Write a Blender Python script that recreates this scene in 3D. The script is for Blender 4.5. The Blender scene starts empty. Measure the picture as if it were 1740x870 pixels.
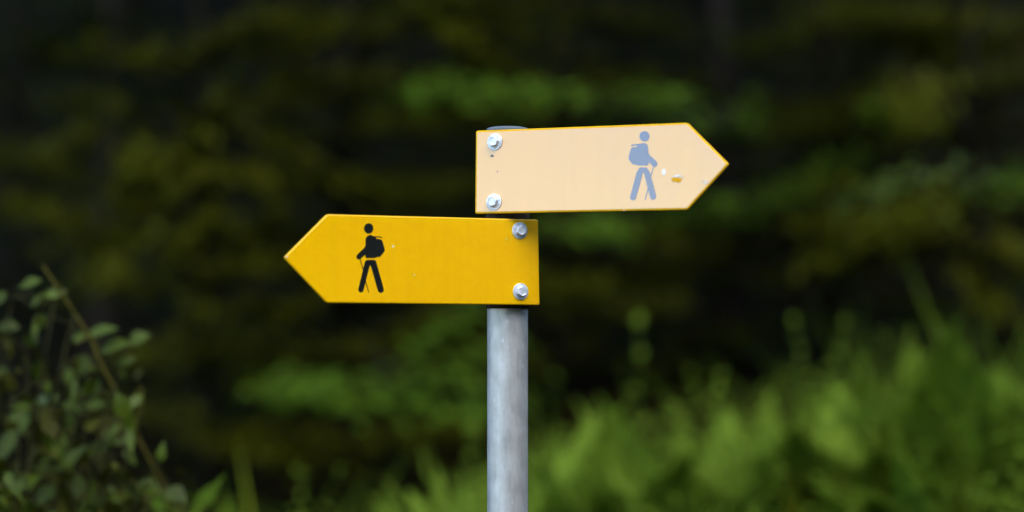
import bpy, bmesh, math, random
from mathutils import Vector, Matrix, noise
R = math.radians
sc = bpy.context.scene
col = sc.collection

# ------------------------------------------------------------------ camera, sky, sun, exposure
FPX = 85.0 / 36.0 * 1740.0
PITCH = R(1.46)
CAM = Vector((0.0065, -3.57, 1.5))
cd = bpy.data.cameras.new('camera')
cam = bpy.data.objects.new('camera', cd); col.objects.link(cam)
cam.location = CAM
cam.rotation_euler = (R(90) + PITCH, 0, 0)
cd.lens = 85; cd.sensor_width = 36; cd.sensor_fit = 'HORIZONTAL'
cd.clip_start = 0.05; cd.clip_end = 2000
cd.dof.use_dof = True
cd.dof.focus_distance = 3.53
cd.dof.aperture_fstop = 1.25
sc.camera = cam

SUN_EL, SUN_AZ = R(52), R(163)          # azimuth clockwise from +Y
world = bpy.data.worlds.new('World'); sc.world = world
world.use_nodes = True
wn = world.node_tree
bg = wn.nodes['Background']; bg.inputs['Strength'].default_value = 0.15
sky = wn.nodes.new('ShaderNodeTexSky'); sky.sky_type = 'NISHITA'
sky.sun_disc = False; sky.sun_elevation = SUN_EL; sky.sun_rotation = SUN_AZ
sky.air_density = 1.0; sky.dust_density = 0.1; sky.ozone_density = 2.0
wn.links.new(sky.outputs[0], bg.inputs['Color'])

sd = bpy.data.lights.new('sun', 'SUN'); sd.energy = 0.95; sd.angle = R(50); sd.color = (1.0, 0.94, 0.84)
sun = bpy.data.objects.new('sun', sd); col.objects.link(sun)
to_sun = Vector((math.sin(SUN_AZ) * math.cos(SUN_EL), math.cos(SUN_AZ) * math.cos(SUN_EL), math.sin(SUN_EL)))
sun.rotation_euler = to_sun.to_track_quat('Z', 'Y').to_euler()
sun.location = (0, 0, 30)

sc.view_settings.view_transform = 'Standard'
sc.view_settings.look = 'None'
sc.view_settings.gamma = 1.0
sc.view_settings.use_curve_mapping = False
sc.view_settings.exposure = 2.0
sc.render.engine = 'CYCLES'
sc.cycles.use_denoising = True
sc.cycles.max_bounces = 6

# ------------------------------------------------------------------ helpers
CF = Vector((0, math.cos(PITCH), math.sin(PITCH)))
CU = Vector((0, -math.sin(PITCH), math.cos(PITCH)))
CR = Vector((1, 0, 0))

def ray(px, py):
    return CF + CR * ((px - 870.0) / FPX) - CU * ((py - 435.0) / FPX)

def at(px, py, d):
    """world point seen at photo pixel px, py at d metres in front of the lens"""
    return CAM + ray(px, py) * d

def smooth(a, b, v):
    t = min(1.0, max(0.0, (v - a) / (b - a)))
    return t * t * (3 - 2 * t)

def ground_z(x, y):
    z = 0.0
    z += smooth(0.8, 3.4, y) * (0.42 + 0.13 * min(3.0, max(-2.0, x)))
    z += max(0.0, y - 3.6) * 0.27
    z += max(0.0, y - 11.0) * 0.22
    near = smooth(-1.0, 3.0, y)
    z += (0.05 + 0.16 * near) * noise.noise(Vector((x * 0.45, y * 0.45, 3.1)))
    z += 0.03 * noise.noise(Vector((x * 2.1, y * 2.1, 7.7)))
    if y > 45: z -= (y - 45) * 0.40
    return z
Z0 = ground_z(0, 0)

def tag(o, label=None, cat=None, group=None, kind=None):
    if label: o['label'] = label
    if cat: o['category'] = cat
    if group: o['group'] = group
    if kind: o['kind'] = kind
    return o

def empty(name, loc, label, cat, group=None):
    o = bpy.data.objects.new(name, None); col.objects.link(o)
    o.location = loc; o.empty_display_size = 0.1
    return tag(o, label, cat, group)

class MB:
    def __init__(self): self.v = []; self.f = []
    def tube(self, pts, radii, n=7, cap=True):
        base = len(self.v); m = len(pts)
        ref = Vector((0.31, 0.17, 0.93))
        for i, p in enumerate(pts):
            t = (pts[min(i + 1, m - 1)] - pts[max(i - 1, 0)]).normalized()
            a = t.cross(ref)
            if a.length < 0.05: a = t.cross(Vector((1, 0, 0)))
            a.normalize(); b = t.cross(a)
            for k in range(n):
                an = 2 * math.pi * k / n
                self.v.append(p + (a * math.cos(an) + b * math.sin(an)) * radii[i])
        for i in range(m - 1):
            for k in range(n):
                k2 = (k + 1) % n
                self.f.append((base + i * n + k, base + i * n + k2, base + (i + 1) * n + k2, base + (i + 1) * n + k))
        if cap:
            self.f.append(tuple(base + k for k in range(n))[::-1])
            self.f.append(tuple(base + (m - 1) * n + k for k in range(n)))
    def leaf(self, p, d, up, L, W, bend=0.15, fold=0.18, prof=(0.0, 0.75, 1.0, 0.62, 0.0)):
        d = d.normalized()
        s = d.cross(up)
        if s.length < 1e-3: s = d.cross(Vector((0.3, 0.9, 0.2)))
        s.normalize(); u = s.cross(d)
        b = len(self.v); n = len(prof) - 1
        rows = []
        for i, w in enumerate(prof):
            t = i / n
            c = p + d * (L * t) - u * (bend * L * t * t)
            if w == 0.0:
                self.v.append(c); rows.append((len(self.v) - 1,))
            else:
                hw = W * 0.5 * w
                self.v += [c - s * hw + u * (fold * hw), c, c + s * hw + u * (fold * hw)]
                k = len(self.v); rows.append((k - 3, k - 2, k - 1))
        for a, c in zip(rows, rows[1:]):
            if len(a) == 1: self.f += [(a[0], c[1], c[0]), (a[0], c[2], c[1])]
            elif len(c) == 1: self.f += [(a[0], a[1], c[0]), (a[1], a[2], c[0])]
            else: self.f += [(a[0], a[1], c[1], c[0]), (a[1], a[2], c[2], c[1])]
    def build(self, name, mat, parent=None, smooth_shade=True, origin=None):
        me = bpy.data.meshes.new(name)
        o0 = origin or Vector((0, 0, 0))
        me.from_pydata([tuple(v - o0) for v in self.v], [], self.f)
        me.validate(); me.update()
        if smooth_shade:
            me.polygons.foreach_set('use_smooth', [True] * len(me.polygons))
        me.materials.append(mat)
        o = bpy.data.objects.new(name, me); col.objects.link(o)
        if parent: o.parent = parent
        return o

LOW = (0.0, 1.0, 0.0)
MIDP = (0.0, 0.95, 0.75, 0.0)

def rnd_dir(rg, zb=0.0):
    while True:
        v = Vector((rg.uniform(-1, 1), rg.uniform(-1, 1), rg.uniform(-1, 1)))
        if 0.05 < v.length < 1: break
    v.normalize(); v.z += zb
    return v.normalized()

# ------------------------------------------------------------------ materials
def new_mat(name):
    m = bpy.data.materials.new(name); m.use_nodes = True
    nt = m.node_tree
    return m, nt, nt.nodes, nt.links, nt.nodes['Principled BSDF']

def ramp(nt, stops):
    r = nt.nodes.new('ShaderNodeValToRGB')
    e = r.color_ramp.elements
    while len(e) < len(stops): e.new(0.5)
    for el, (p, c) in zip(e, stops):
        el.position = p; el.color = (*c, 1) if len(c) == 3 else c
    return r

def leaf_mat(name, cols, rough=0.65, trans=0.25, spec=0.05):
    m, nt, N, Lk, p = new_mat(name)
    geo = N.new('ShaderNodeNewGeometry')
    k = len(cols)
    r = ramp(nt, [(i / (k - 1), c) for i, c in enumerate(cols)])
    Lk.new(geo.outputs['Random Per Island'], r.inputs[0])
    tc = N.new('ShaderNodeTexCoord')
    nz = N.new('ShaderNodeTexNoise'); nz.inputs['Scale'].default_value = 28; nz.inputs['Detail'].default_value = 3
    Lk.new(tc.outputs['Object'], nz.inputs['Vector'])
    mx = N.new('ShaderNodeMix'); mx.data_type = 'RGBA'; mx.blend_type = 'MULTIPLY'
    r2 = ramp(nt, [(0.35, (0.72, 0.72, 0.72)), (0.65, (1.15, 1.15, 1.1))])
    Lk.new(nz.outputs[0], r2.inputs[0])
    mx.inputs[0].default_value = 1.0
    Lk.new(r.outputs[0], mx.inputs[6]); Lk.new(r2.outputs[0], mx.inputs[7])
    Lk.new(mx.outputs[2], p.inputs['Base Color'])
    p.inputs['Roughness'].default_value = rough
    p.inputs['Specular IOR Level'].default_value = spec
    tr = N.new('ShaderNodeBsdfTranslucent'); Lk.new(mx.outputs[2], tr.inputs['Color'])
    ms = N.new('ShaderNodeMixShader'); ms.inputs[0].default_value = trans
    Lk.new(p.outputs[0], ms.inputs[1]); Lk.new(tr.outputs[0], ms.inputs[2])
    Lk.new(ms.outputs[0], N['Material Output'].inputs['Surface'])
    return m

def bark_mat(name, c1, c2, scale=14):
    m, nt, N, Lk, p = new_mat(name)
    tc = N.new('ShaderNodeTexCoord'); mp = N.new('ShaderNodeMapping')
    mp.inputs['Scale'].default_value = (1, 1, 0.18)
    Lk.new(tc.outputs['Object'], mp.inputs[0])
    nz = N.new('ShaderNodeTexNoise'); nz.inputs['Scale'].default_value = scale; nz.inputs['Detail'].default_value = 6
    Lk.new(mp.outputs[0], nz.inputs['Vector'])
    r = ramp(nt, [(0.3, c1), (0.7, c2)]); Lk.new(nz.outputs[0], r.inputs[0])
    Lk.new(r.outputs[0], p.inputs['Base Color'])
    b = N.new('ShaderNodeBump'); b.inputs['Strength'].default_value = 0.6; b.inputs['Distance'].default_value = 0.01
    Lk.new(nz.outputs[0], b.inputs['Height']); Lk.new(b.outputs[0], p.inputs['Normal'])
    p.inputs['Roughness'].default_value = 0.9; p.inputs['Specular IOR Level'].default_value = 0.08
    return m

def yellow_mat(name, ca, cb):
    m, nt, N, Lk, p = new_mat(name)
    tc = N.new('ShaderNodeTexCoord')
    nz = N.new('ShaderNodeTexNoise'); nz.inputs['Scale'].default_value = 9; nz.inputs['Detail'].default_value = 5
    Lk.new(tc.outputs['Object'], nz.inputs['Vector'])
    r = ramp(nt, [(0.3, ca), (0.7, cb)])
    Lk.new(nz.outputs[0], r.inputs[0])
    # weather: faint vertical run marks and fine dust specks
    mp = N.new('ShaderNodeMapping'); mp.inputs['Scale'].default_value = (60, 60, 5)
    Lk.new(tc.outputs['Object'], mp.inputs[0])
    nz2 = N.new('ShaderNodeTexNoise'); nz2.inputs['Scale'].default_value = 1.0; nz2.inputs['Detail'].default_value = 4
    Lk.new(mp.outputs[0], nz2.inputs['Vector'])
    r2 = ramp(nt, [(0.45, (1, 1, 1)), (0.8, (0.93, 0.935, 0.95))])
    Lk.new(nz2.outputs[0], r2.inputs[0])
    mx = N.new('ShaderNodeMix'); mx.data_type = 'RGBA'; mx.blend_type = 'MULTIPLY'; mx.inputs[0].default_value = 0.7
    Lk.new(r.outputs[0], mx.inputs[6]); Lk.new(r2.outputs[0], mx.inputs[7])
    vo = N.new('ShaderNodeTexVoronoi'); vo.inputs['Scale'].default_value = 70
    Lk.new(tc.outputs['Object'], vo.inputs['Vector'])
    r3 = ramp(nt, [(0.05, (1, 1, 1)), (0.11, (0, 0, 0))])
    Lk.new(vo.outputs['Distance'], r3.inputs[0])
    wn_ = N.new('ShaderNodeTexNoise'); wn_.inputs['Scale'].default_value = 16
    Lk.new(tc.outputs['Object'], wn_.inputs['Vector'])
    r4 = ramp(nt, [(0.6, (0, 0, 0)), (0.68, (1, 1, 1))]); Lk.new(wn_.outputs[0], r4.inputs[0])
    mu = N.new('ShaderNodeMath'); mu.operation = 'MULTIPLY'
    Lk.new(r3.outputs[0], mu.inputs[0]); Lk.new(r4.outputs[0], mu.inputs[1])
    mu2 = N.new('ShaderNodeMath'); mu2.operation = 'MULTIPLY'; mu2.inputs[1].default_value = 0.3
    Lk.new(mu.outputs[0], mu2.inputs[0])
    mx2 = N.new('ShaderNodeMix'); mx2.data_type = 'RGBA'
    Lk.new(mu2.outputs[0], mx2.inputs[0]); Lk.new(mx.outputs[2], mx2.inputs[6]); mx2.inputs[7].default_value = (0.82, 0.6, 0.22, 1)
    Lk.new(mx2.outputs[2], p.inputs['Base Color'])
    rr = ramp(nt, [(0.3, (0.13,) * 3), (0.7, (0.2,) * 3)]); Lk.new(nz.outputs[0], rr.inputs[0])
    Lk.new(rr.outputs[0], p.inputs['Roughness'])
    p.inputs['Specular IOR Level'].default_value = SPEC
    p.inputs['Coat Weight'].default_value = COAT; p.inputs['Coat Roughness'].default_value = 0.12
    b = N.new('ShaderNodeBump'); b.inputs['Strength'].default_value = 0.08; b.inputs['Distance'].default_value = 0.002
    nb = N.new('ShaderNodeTexNoise'); nb.inputs['Scale'].default_value = 25
    Lk.new(tc.outputs['Object'], nb.inputs['Vector'])
    Lk.new(nb.outputs[0], b.inputs['Height']); Lk.new(b.outputs[0], p.inputs['Normal'])
    return m
SPEC, COAT = 1.0, 1.0

def plain(name, c, rough, metal=0.0, spec=0.5, coat=0.0, var=0.12, scale=40):
    m, nt, N, Lk, p = new_mat(name)
    tc = N.new('ShaderNodeTexCoord')
    nz = N.new('ShaderNodeTexNoise'); nz.inputs['Scale'].default_value = scale; nz.inputs['Detail'].default_value = 4
    Lk.new(tc.outputs['Object'], nz.inputs['Vector'])
    r = ramp(nt, [(0.3, tuple(x * (1 - var) for x in c)), (0.7, tuple(min(1, x * (1 + var)) for x in c))])
    Lk.new(nz.outputs[0], r.inputs[0]); Lk.new(r.outputs[0], p.inputs['Base Color'])
    p.inputs['Roughness'].default_value = rough; p.inputs['Metallic'].default_value = metal
    p.inputs['Specular IOR Level'].default_value = spec
    p.inputs['Coat Weight'].default_value = coat; p.inputs['Coat Roughness'].default_value = 0.12
    return m

def galv_mat():
    m, nt, N, Lk, p = new_mat('galvanised_steel')
    tc = N.new('ShaderNodeTexCoord')
    def mapped(s):
        mp = N.new('ShaderNodeMapping'); mp.inputs['Scale'].default_value = s
        Lk.new(tc.outputs['Object'], mp.inputs[0]); return mp.outputs[0]
    n1 = N.new('ShaderNodeTexNoise'); n1.inputs['Scale'].default_value = 1; n1.inputs['Detail'].default_value = 6
    Lk.new(mapped((120, 120, 30)), n1.inputs['Vector'])
    n2 = N.new('ShaderNodeTexNoise'); n2.inputs['Scale'].default_value = 1; n2.inputs['Detail'].default_value = 4
    Lk.new(mapped((48, 48, 34)), n2.inputs['Vector'])
    ad = N.new('ShaderNodeMath'); ad.operation = 'ADD'
    Lk.new(n1.outputs[0], ad.inputs[0]); Lk.new(n2.outputs[0], ad.inputs[1])
    hf = N.new('ShaderNodeMath'); hf.operation = 'MULTIPLY'; hf.inputs[1].default_value = 0.5
    Lk.new(ad.outputs[0], hf.inputs[0])
    r = ramp(nt, [(0.34, (0.38, 0.375, 0.345)), (0.5, (0.49, 0.485, 0.445)), (0.66, (0.59, 0.585, 0.545))])
    Lk.new(hf.outputs[0], r.inputs[0])
    # light scuffs
    v1 = N.new('ShaderNodeTexVoronoi'); v1.inputs['Scale'].default_value = 1
    Lk.new(mapped((120, 120, 55)), v1.inputs['Vector'])
    s1 = ramp(nt, [(0.10, (1, 1, 1)), (0.2, (0, 0, 0))]); Lk.new(v1.outputs['Distance'], s1.inputs[0])
    g1 = N.new('ShaderNodeTexNoise'); g1.inputs['Scale'].default_value = 1; g1.inputs['Detail'].default_value = 2
    Lk.new(mapped((30, 30, 14)), g1.inputs['Vector'])
    s2 = ramp(nt, [(0.5, (0, 0, 0)), (0.62, (1, 1, 1))]); Lk.new(g1.outputs[0], s2.inputs[0])
    ml = N.new('ShaderNodeMath'); ml.operation = 'MULTIPLY'
    Lk.new(s1.outputs[0], ml.inputs[0]); Lk.new(s2.outputs[0], ml.inputs[1])
    m1 = N.new('ShaderNodeMix'); m1.data_type = 'RGBA'
    Lk.new(ml.outputs[0], m1.inputs[0]); Lk.new(r.outputs[0], m1.inputs[6]); m1.inputs[7].default_value = (0.62, 0.63, 0.62, 1)
    # small brown rust pits
    v2 = N.new('ShaderNodeTexVoronoi'); v2.inputs['Scale'].default_value = 1
    wob = N.new('ShaderNodeTexNoise'); wob.inputs['Scale'].default_value = 260; wob.inputs['Detail'].default_value = 3
    Lk.new(tc.outputs['Object'], wob.inputs['Vector'])
    wa = N.new('ShaderNodeVectorMath'); wa.operation = 'ADD'
    Lk.new(mapped((110, 110, 48)), wa.inputs[0]); Lk.new(wob.outputs['Color'], wa.inputs[1]); Lk.new(wa.outputs[0], v2.inputs['Vector'])
    t1 = ramp(nt, [(0.04, (1, 1, 1)), (0.10, (0, 0, 0))]); Lk.new(v2.outputs['Distance'], t1.inputs[0])
    g2 = N.new('ShaderNodeTexNoise'); g2.inputs['Scale'].default_value = 1
    Lk.new(mapped((16, 16, 12)), g2.inputs['Vector'])
    t2 = ramp(nt, [(0.54, (0, 0, 0)), (0.6, (1, 1, 1))]); Lk.new(g2.outputs[0], t2.inputs[0])
    mr = N.new('ShaderNodeMath'); mr.operation = 'MULTIPLY'
    Lk.new(t1.outputs[0], mr.inputs[0]); Lk.new(t2.outputs[0], mr.inputs[1])
    m2 = N.new('ShaderNodeMix'); m2.data_type = 'RGBA'
    Lk.new(mr.outputs[0], m2.inputs[0]); Lk.new(m1.outputs[2], m2.inputs[6]); m2.inputs[7].default_value = (0.085, 0.06, 0.055, 1)
    Lk.new(m2.outputs[2], p.inputs['Base Color'])
    p.inputs['Metallic'].default_value = 0.5
    p.inputs['Roughness'].default_value = 0.5
    b = N.new('ShaderNodeBump'); b.inputs['Strength'].default_value = 0.15; b.inputs['Distance'].default_value = 0.001
    Lk.new(hf.outputs[0], b.inputs['Height']); Lk.new(b.outputs[0], p.inputs['Normal'])
    return m

def floor_mat():
    m, nt, N, Lk, p = new_mat('forest_soil')
    tc = N.new('ShaderNodeTexCoord')
    n1 = N.new('ShaderNodeTexNoise'); n1.inputs['Scale'].default_value = 1.2; n1.inputs['Detail'].default_value = 8
    Lk.new(tc.outputs['Object'], n1.inputs['Vector'])
    n2 = N.new('ShaderNodeTexVoronoi'); n2.inputs['Scale'].default_value = 18
    Lk.new(tc.outputs['Object'], n2.inputs['Vector'])
    r = ramp(nt, [(0.35, (0.014, 0.010, 0.002)), (0.55, (0.022, 0.017, 0.003)), (0.7, (0.020, 0.022, 0.002))])
    Lk.new(n1.outputs[0], r.inputs[0])
    mx = N.new('ShaderNodeMix'); mx.data_type = 'RGBA'; mx.blend_type = 'MULTIPLY'; mx.inputs[0].default_value = 0.7
    Lk.new(r.outputs[0], mx.inputs[6]); Lk.new(n2.outputs['Color'], mx.inputs[7])
    Lk.new(mx.outputs[2], p.inputs['Base Color'])
    p.inputs['Roughness'].default_value = 0.95; p.inputs['Specular IOR Level'].default_value = 0.02
    b = N.new('ShaderNodeBump'); b.inputs['Distance'].default_value = 0.03
    Lk.new(n2.outputs['Distance'], b.inputs['Height']); Lk.new(b.outputs[0], p.inputs['Normal'])
    return m

M_yellow = yellow_mat('yellow_enamel', (0.93, 0.48, 0.0005), (0.955, 0.505, 0.0005))
M_yellow_dimmed = yellow_mat('dimmed_yellow_enamel', (0.69, 0.305, 0.012), (0.735, 0.335, 0.016))  # darkened in colour to balance the light and sheen on the right sign
M_rim = plain('matte_yellow_edge', (0.80, 0.42, 0.002), 0.6, spec=0.15)
M_ink = plain('black_print', (0.010, 0.011, 0.010), 0.16, spec=SPEC, coat=COAT)
M_ink_sheen = plain('sheen_tinted_black_print', (0.035, 0.022, 0.085), 0.16, spec=SPEC, coat=COAT)  # violet-blue of the sky sheen put into the black ink
M_galv = galv_mat()
M_rust_shade = plain('dark_rust_and_shade', (0.045, 0.032, 0.022), 0.85, spec=0.1, var=0.5, scale=90)  # near-black brown carrying the shade between the signs
M_cap = plain('grey_cap_plastic', (0.13, 0.15, 0.165), 0.6, spec=0.2)
M_bolt = plain('zinc_bolt', (0.66, 0.68, 0.70), 0.36, metal=0.3, var=0.3, scale=160)
M_bare = plain('bare_white_primer', (0.85, 0.84, 0.80), 0.6, scale=300)
M_flake = plain('lifted_pale_paint', (0.72, 0.60, 0.42), 0.7, scale=300, var=0.25)
M_matte_yellow = plain('matte_old_yellow', (0.76, 0.36, 0.004), 0.8, spec=0.2, scale=200)
M_dirt = plain('dark_dirt_speck', (0.16, 0.14, 0.13), 0.7)
M_soil = floor_mat()
M_bark = bark_mat('dark_bark', (0.009, 0.007, 0.003), (0.018, 0.014, 0.006))
M_greybark = bark_mat('grey_bark', (0.032, 0.022, 0.015), (0.06, 0.044, 0.03))
M_twig = bark_mat('brown_twig', (0.07, 0.05, 0.02), (0.14, 0.10, 0.04), 40)
M_darktwig = bark_mat('dull_green_twig', (0.022, 0.020, 0.006), (0.045, 0.042, 0.012), 40)
M_stalk = bark_mat('olive_brown_stalk', (0.045, 0.038, 0.005), (0.09, 0.075, 0.012), 60)
M_stem = plain('green_stem', (0.05, 0.08, 0.010), 0.8, spec=0.05)
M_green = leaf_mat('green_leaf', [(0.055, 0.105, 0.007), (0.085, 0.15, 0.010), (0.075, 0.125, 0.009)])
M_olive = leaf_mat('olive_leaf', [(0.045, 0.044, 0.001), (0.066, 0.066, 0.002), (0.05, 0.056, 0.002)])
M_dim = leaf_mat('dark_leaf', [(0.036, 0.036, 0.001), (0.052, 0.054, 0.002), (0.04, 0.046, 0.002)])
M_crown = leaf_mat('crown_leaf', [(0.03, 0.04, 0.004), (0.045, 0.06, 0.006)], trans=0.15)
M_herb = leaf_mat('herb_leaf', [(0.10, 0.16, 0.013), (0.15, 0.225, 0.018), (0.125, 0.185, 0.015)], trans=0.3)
M_grass = leaf_mat('grass_blade', [(0.075, 0.125, 0.006), (0.12, 0.18, 0.008), (0.14, 0.16, 0.008)], trans=0.3)
M_blue = leaf_mat('bluish_leaf', [(0.045, 0.07, 0.008), (0.06, 0.09, 0.012)], rough=0.5, spec=0.15)
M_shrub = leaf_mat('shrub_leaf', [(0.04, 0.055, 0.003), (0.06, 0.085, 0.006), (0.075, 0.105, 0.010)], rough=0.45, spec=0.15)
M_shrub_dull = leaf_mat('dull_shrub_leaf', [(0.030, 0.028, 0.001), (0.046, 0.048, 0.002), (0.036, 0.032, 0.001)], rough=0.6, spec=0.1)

# ------------------------------------------------------------------ ground
def make_ground():
    n = 150
    def ax(t):  # finer near the middle
        return math.copysign((abs(t) ** 2.6) * 260 + abs(t) * 12, t)
    xs = [ax(-1 + 2 * i / n) for i in range(n + 1)]
    ys = [3 + ax(-1 + 2 * i / n) for i in range(n + 1)]
    b = MB()
    for y in ys:
        for x in xs: b.v.append(Vector((x, y, ground_z(x, y))))
    w = n + 1
    for j in range(n):
        for i in range(n):
            b.f.append((j * w + i, j * w + i + 1, (j + 1) * w + i + 1, (j + 1) * w + i))
    o = b.build('ground', M_soil)
    tag(o, 'dark forest floor and bank rising behind the signpost', 'ground', kind='structure')
make_ground()

# ------------------------------------------------------------------ trees
def crown_mesh(seed, rad, h, nleaf, size):
    rg = random.Random(seed)
    b = MB()
    # leaf clumps spread through the volume of the crown
    clumps = []
    for k in range(110):
        while True:
            p = Vector((rg.uniform(-1, 1), rg.uniform(-1, 1), rg.uniform(-1, 1)))
            if p.length < 1: break
        p = p * (0.55 + 0.45 * rg.random())
        c = Vector((p.x * rad, p.y * rad, h * 0.5 + p.z * h * 0.5))
        clumps.append((c, rg.uniform(0.35, 0.8)))
    for i in range(nleaf):
        c, r = rg.choice(clumps)
        p = c + Vector((rg.gauss(0, r), rg.gauss(0, r), rg.gauss(0, r * 0.45)))
        if p.z < 0: p.z = -p.z * 0.3
        b.leaf(p, rnd_dir(rg, -0.2), Vector((rg.gauss(0, .4), rg.gauss(0, .4), 1)), size * rg.uniform(.7, 1.3), size * .6, prof=LOW)
    return b
CROWNS = []
for s, (rad, h) in enumerate([(2.7, 7.0), (2.4, 8.5), (3.0, 7.5)]):
    o = crown_mesh(50 + s, rad, h, 8200, 0.24).build('crown', M_crown)
    CROWNS.append(o.data); bpy.data.objects.remove(o)

TREES = {}
def tree(key, px, d, r, label, bark=M_bark, lean=0.0, crown=0, height=9.0, crown_z=None):
    base = at(px, 540, d); x, y = base.x, base.y
    z = ground_z(x, y) - 0.08
    t = empty('tree', (x, y, z), label, 'tree', 'trees of the dark wood behind the signpost')
    rg = random.Random(int(px * 7 + d * 100))
    pts, rad = [], []
    nseg = 14
    for i in range(nseg + 1):
        f = i / nseg
        pts.append(Vector((lean * f * height + 0.06 * math.sin(f * 5 + px), 0.05 * math.sin(f * 4 + d), f * height)))
        rad.append(r * (1.0 - 0.75 * f) * (1.0 + 0.7 * max(0, 0.06 - f) / 0.06))
    b = MB(); b.tube(pts, rad, 10)
    # limbs that carry the crown
    for k in range(9):
        f = rg.uniform(0.42, 0.92); p0 = Vector((lean * f * height + 0.06 * math.sin(f * 5 + px), 0.05 * math.sin(f * 4 + d), f * height))
        a = rg.uniform(0, 6.28); L = rg.uniform(1.0, 2.2) * (1.2 - f * .5)
        dirv = Vector((math.cos(a), math.sin(a), rg.uniform(.2, .7)))
        pp = [p0 + dirv * (L * q / 4) + Vector((0, 0, -0.06 * q * q / 4)) for q in range(5)]
        b.tube(pp, [r * .42 * (1 - .2 * q) for q in range(5)], 6)
    b.build('trunk', bark, t)
    c = bpy.data.objects.new('crown', CROWNS[crown % 3]); col.objects.link(c)
    c.parent = t
    # lowest leaves of the crown stay well above head height
    top_view = CAM.z + 0.134 * d + 0.45
    cz = max(2.6, top_view - z) if crown_z is None else crown_z
    c.location = (lean * height * .6, 0, cz); c.rotation_euler = (0, 0, rg.uniform(0, 6.28))
    TREES[key] = (t, Vector((x, y, z)), lean, height, d, px, r)
    return t

def bough(key, px, py, hw, slope, mat, dd=-0.6, dens=1.0, leaf=0.05, thick=0.09):
    """a leafy branch of the tree: leaves centred on the given spot, wood running back to the trunk"""
    t, base, lean, height, d, tpx, tr = TREES[key]
    rg = random.Random(int(px * 13 + py * 7 + hw))
    dist = d + dd
    c = at(px, py, dist)
    m = dist / FPX
    # which way the branch grows: away from its trunk
    side = 1.0 if px >= tpx else -1.0
    ang = R(slope)
    ax = Vector((math.cos(ang), rg.uniform(-0.35, -0.1), math.sin(ang))) if side > 0 else Vector((-math.cos(ang), rg.uniform(-0.35, -0.1), -math.sin(ang)))
    ax.normalize()
    half = hw * m
    end = c + ax * half
    inn = c - ax * half
    hz = max(0.4, min(height * .8, inn.z - base.z - 0.25))
    root = base + Vector((lean * hz + 0.06 * math.sin(hz / height * 5 + tpx), 0.05 * math.sin(hz / height * 4 + d), hz))
    b = MB(); w = MB()
    pts = []
    for i in range(5): 
        f = i / 4; pts.append(root.lerp(inn, f) + Vector((0, 0, 0.10 * math.sin(f * 3.14))))
    for i in range(1, 6):
        f = i / 5; pts.append(inn.lerp(end, f) + Vector((0, 0, 0.05 * half * math.sin(f * 3.14) - 0.06 * half * f * f)))
    n = len(pts)
    w.tube(pts, [max(0.003, 0.014 * (1 - i / n)) for i in range(n)], 5)
    n_leaf = int(2 * half * 420 * dens)
    side_v = ax.cross(Vector((0, 0, 1))).normalized()
    upv = side_v.cross(ax)
    for k in range(max(3, int(half * 2 * 7))):          # side twigs
        f = rg.uniform(0.0, 0.95); p0 = inn.lerp(end, f)
        s = rg.choice((-1, 1)); L = rg.uniform(.2, .5) * (1.1 - 0.6 * f) * min(1, 0.5 + half)
        dv = (ax * 0.7 + side_v * s * 0.8 + Vector((0, 0, rg.uniform(-.22, .05)))).normalized()
        w.tube([p0, p0 + dv * L * .5, p0 + dv * L + Vector((0, 0, -.04))], [.004, .003, .0015], 4, False)
        for q in range(int(34 * dens)):
            g = rg.random()
            p = p0 + dv * (L * g) + Vector((rg.gauss(0, .03), rg.gauss(0, .03), rg.gauss(0, thick * .18)))
            ld = dv + side_v * rg.choice((-1, 1)) * .7 + rnd_dir(rg) * .35 + Vector((0, 0, -.3))
            b.leaf(p, ld, Vector((rg.gauss(0, .25), rg.gauss(0, .25) - .2, 1)), leaf * rg.uniform(.7, 1.35), leaf * .6, prof=MIDP)
    for q in range(n_leaf):
        f = min(1, max(0, rg.gauss(.52, .27)))
        p = inn.lerp(end, f) + side_v * rg.gauss(0, .12) + Vector((0, 0, rg.gauss(0, thick * .3)))
        ld = ax + side_v * rg.choice((-1, 1)) * .8 + rnd_dir(rg) * .5 + Vector((0, 0, -.3))
        b.leaf(p, ld, Vector((rg.gauss(0, .3), rg.gauss(0, .3) - .25, 1)), leaf * rg.uniform(.7, 1.35), leaf * .6, prof=MIDP)
    o = w.build('branch', M_bark, t, origin=base)
    b.build('foliage', mat, o, origin=base)

tree('A', 1234, 10.6, 0.042, 'slim grey trunk in the gloom above the pale sign, beside its arrow tip', bark=M_greybark, lean=-0.006)
tree('B', 176, 11.5, 0.05, 'faint grey trunk at the upper left corner of the dark wood', bark=M_greybark, crown=1)
tree('C', 960, 9.4, 0.022, 'dark tree with green sprays just above the top edge of the pale sign', crown=2)
tree('D', 620, 9.2, 0.022, 'dark tree with a long low green spray below the deep yellow sign', crown=1)
tree('E', 335, 9.0, 0.022, 'tree with olive leaf patches between left edge and deep yellow arrow tip', crown=0)
tree('F', 1430, 10.2, 0.022, 'tree with dull olive streaks in the upper right of the wood', crown=2)
tree('G', 1655, 8.6, 0.022, 'tree with bluish green leaves at the right edge above the bright herbs', crown=1)
tree('H', 20, 9.8, 0.022, 'shadowy tree at the far left edge above the leafy shrub', crown=2)
rows = [(-150, 13.5), (460, 15.5), (800, 14.6), (1060, 15.6), (1345, 15.8), (1560, 14.4), (1850, 14.0), (250, 18), (700, 18.5), (1420, 18.0)]
# the trees further in: they stand in front of each other in the dark and close the canopy
deep_labels = 'black trunk deep in the dark wood among its look-alikes'
for i, (px, d) in enumerate(rows):
    t = tree('r%d' % i, px, d, 0.045 if i % 2 else 0.035, deep_labels, crown=i)
    t['group'] = 'trunks deep in the dark wood'

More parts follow.
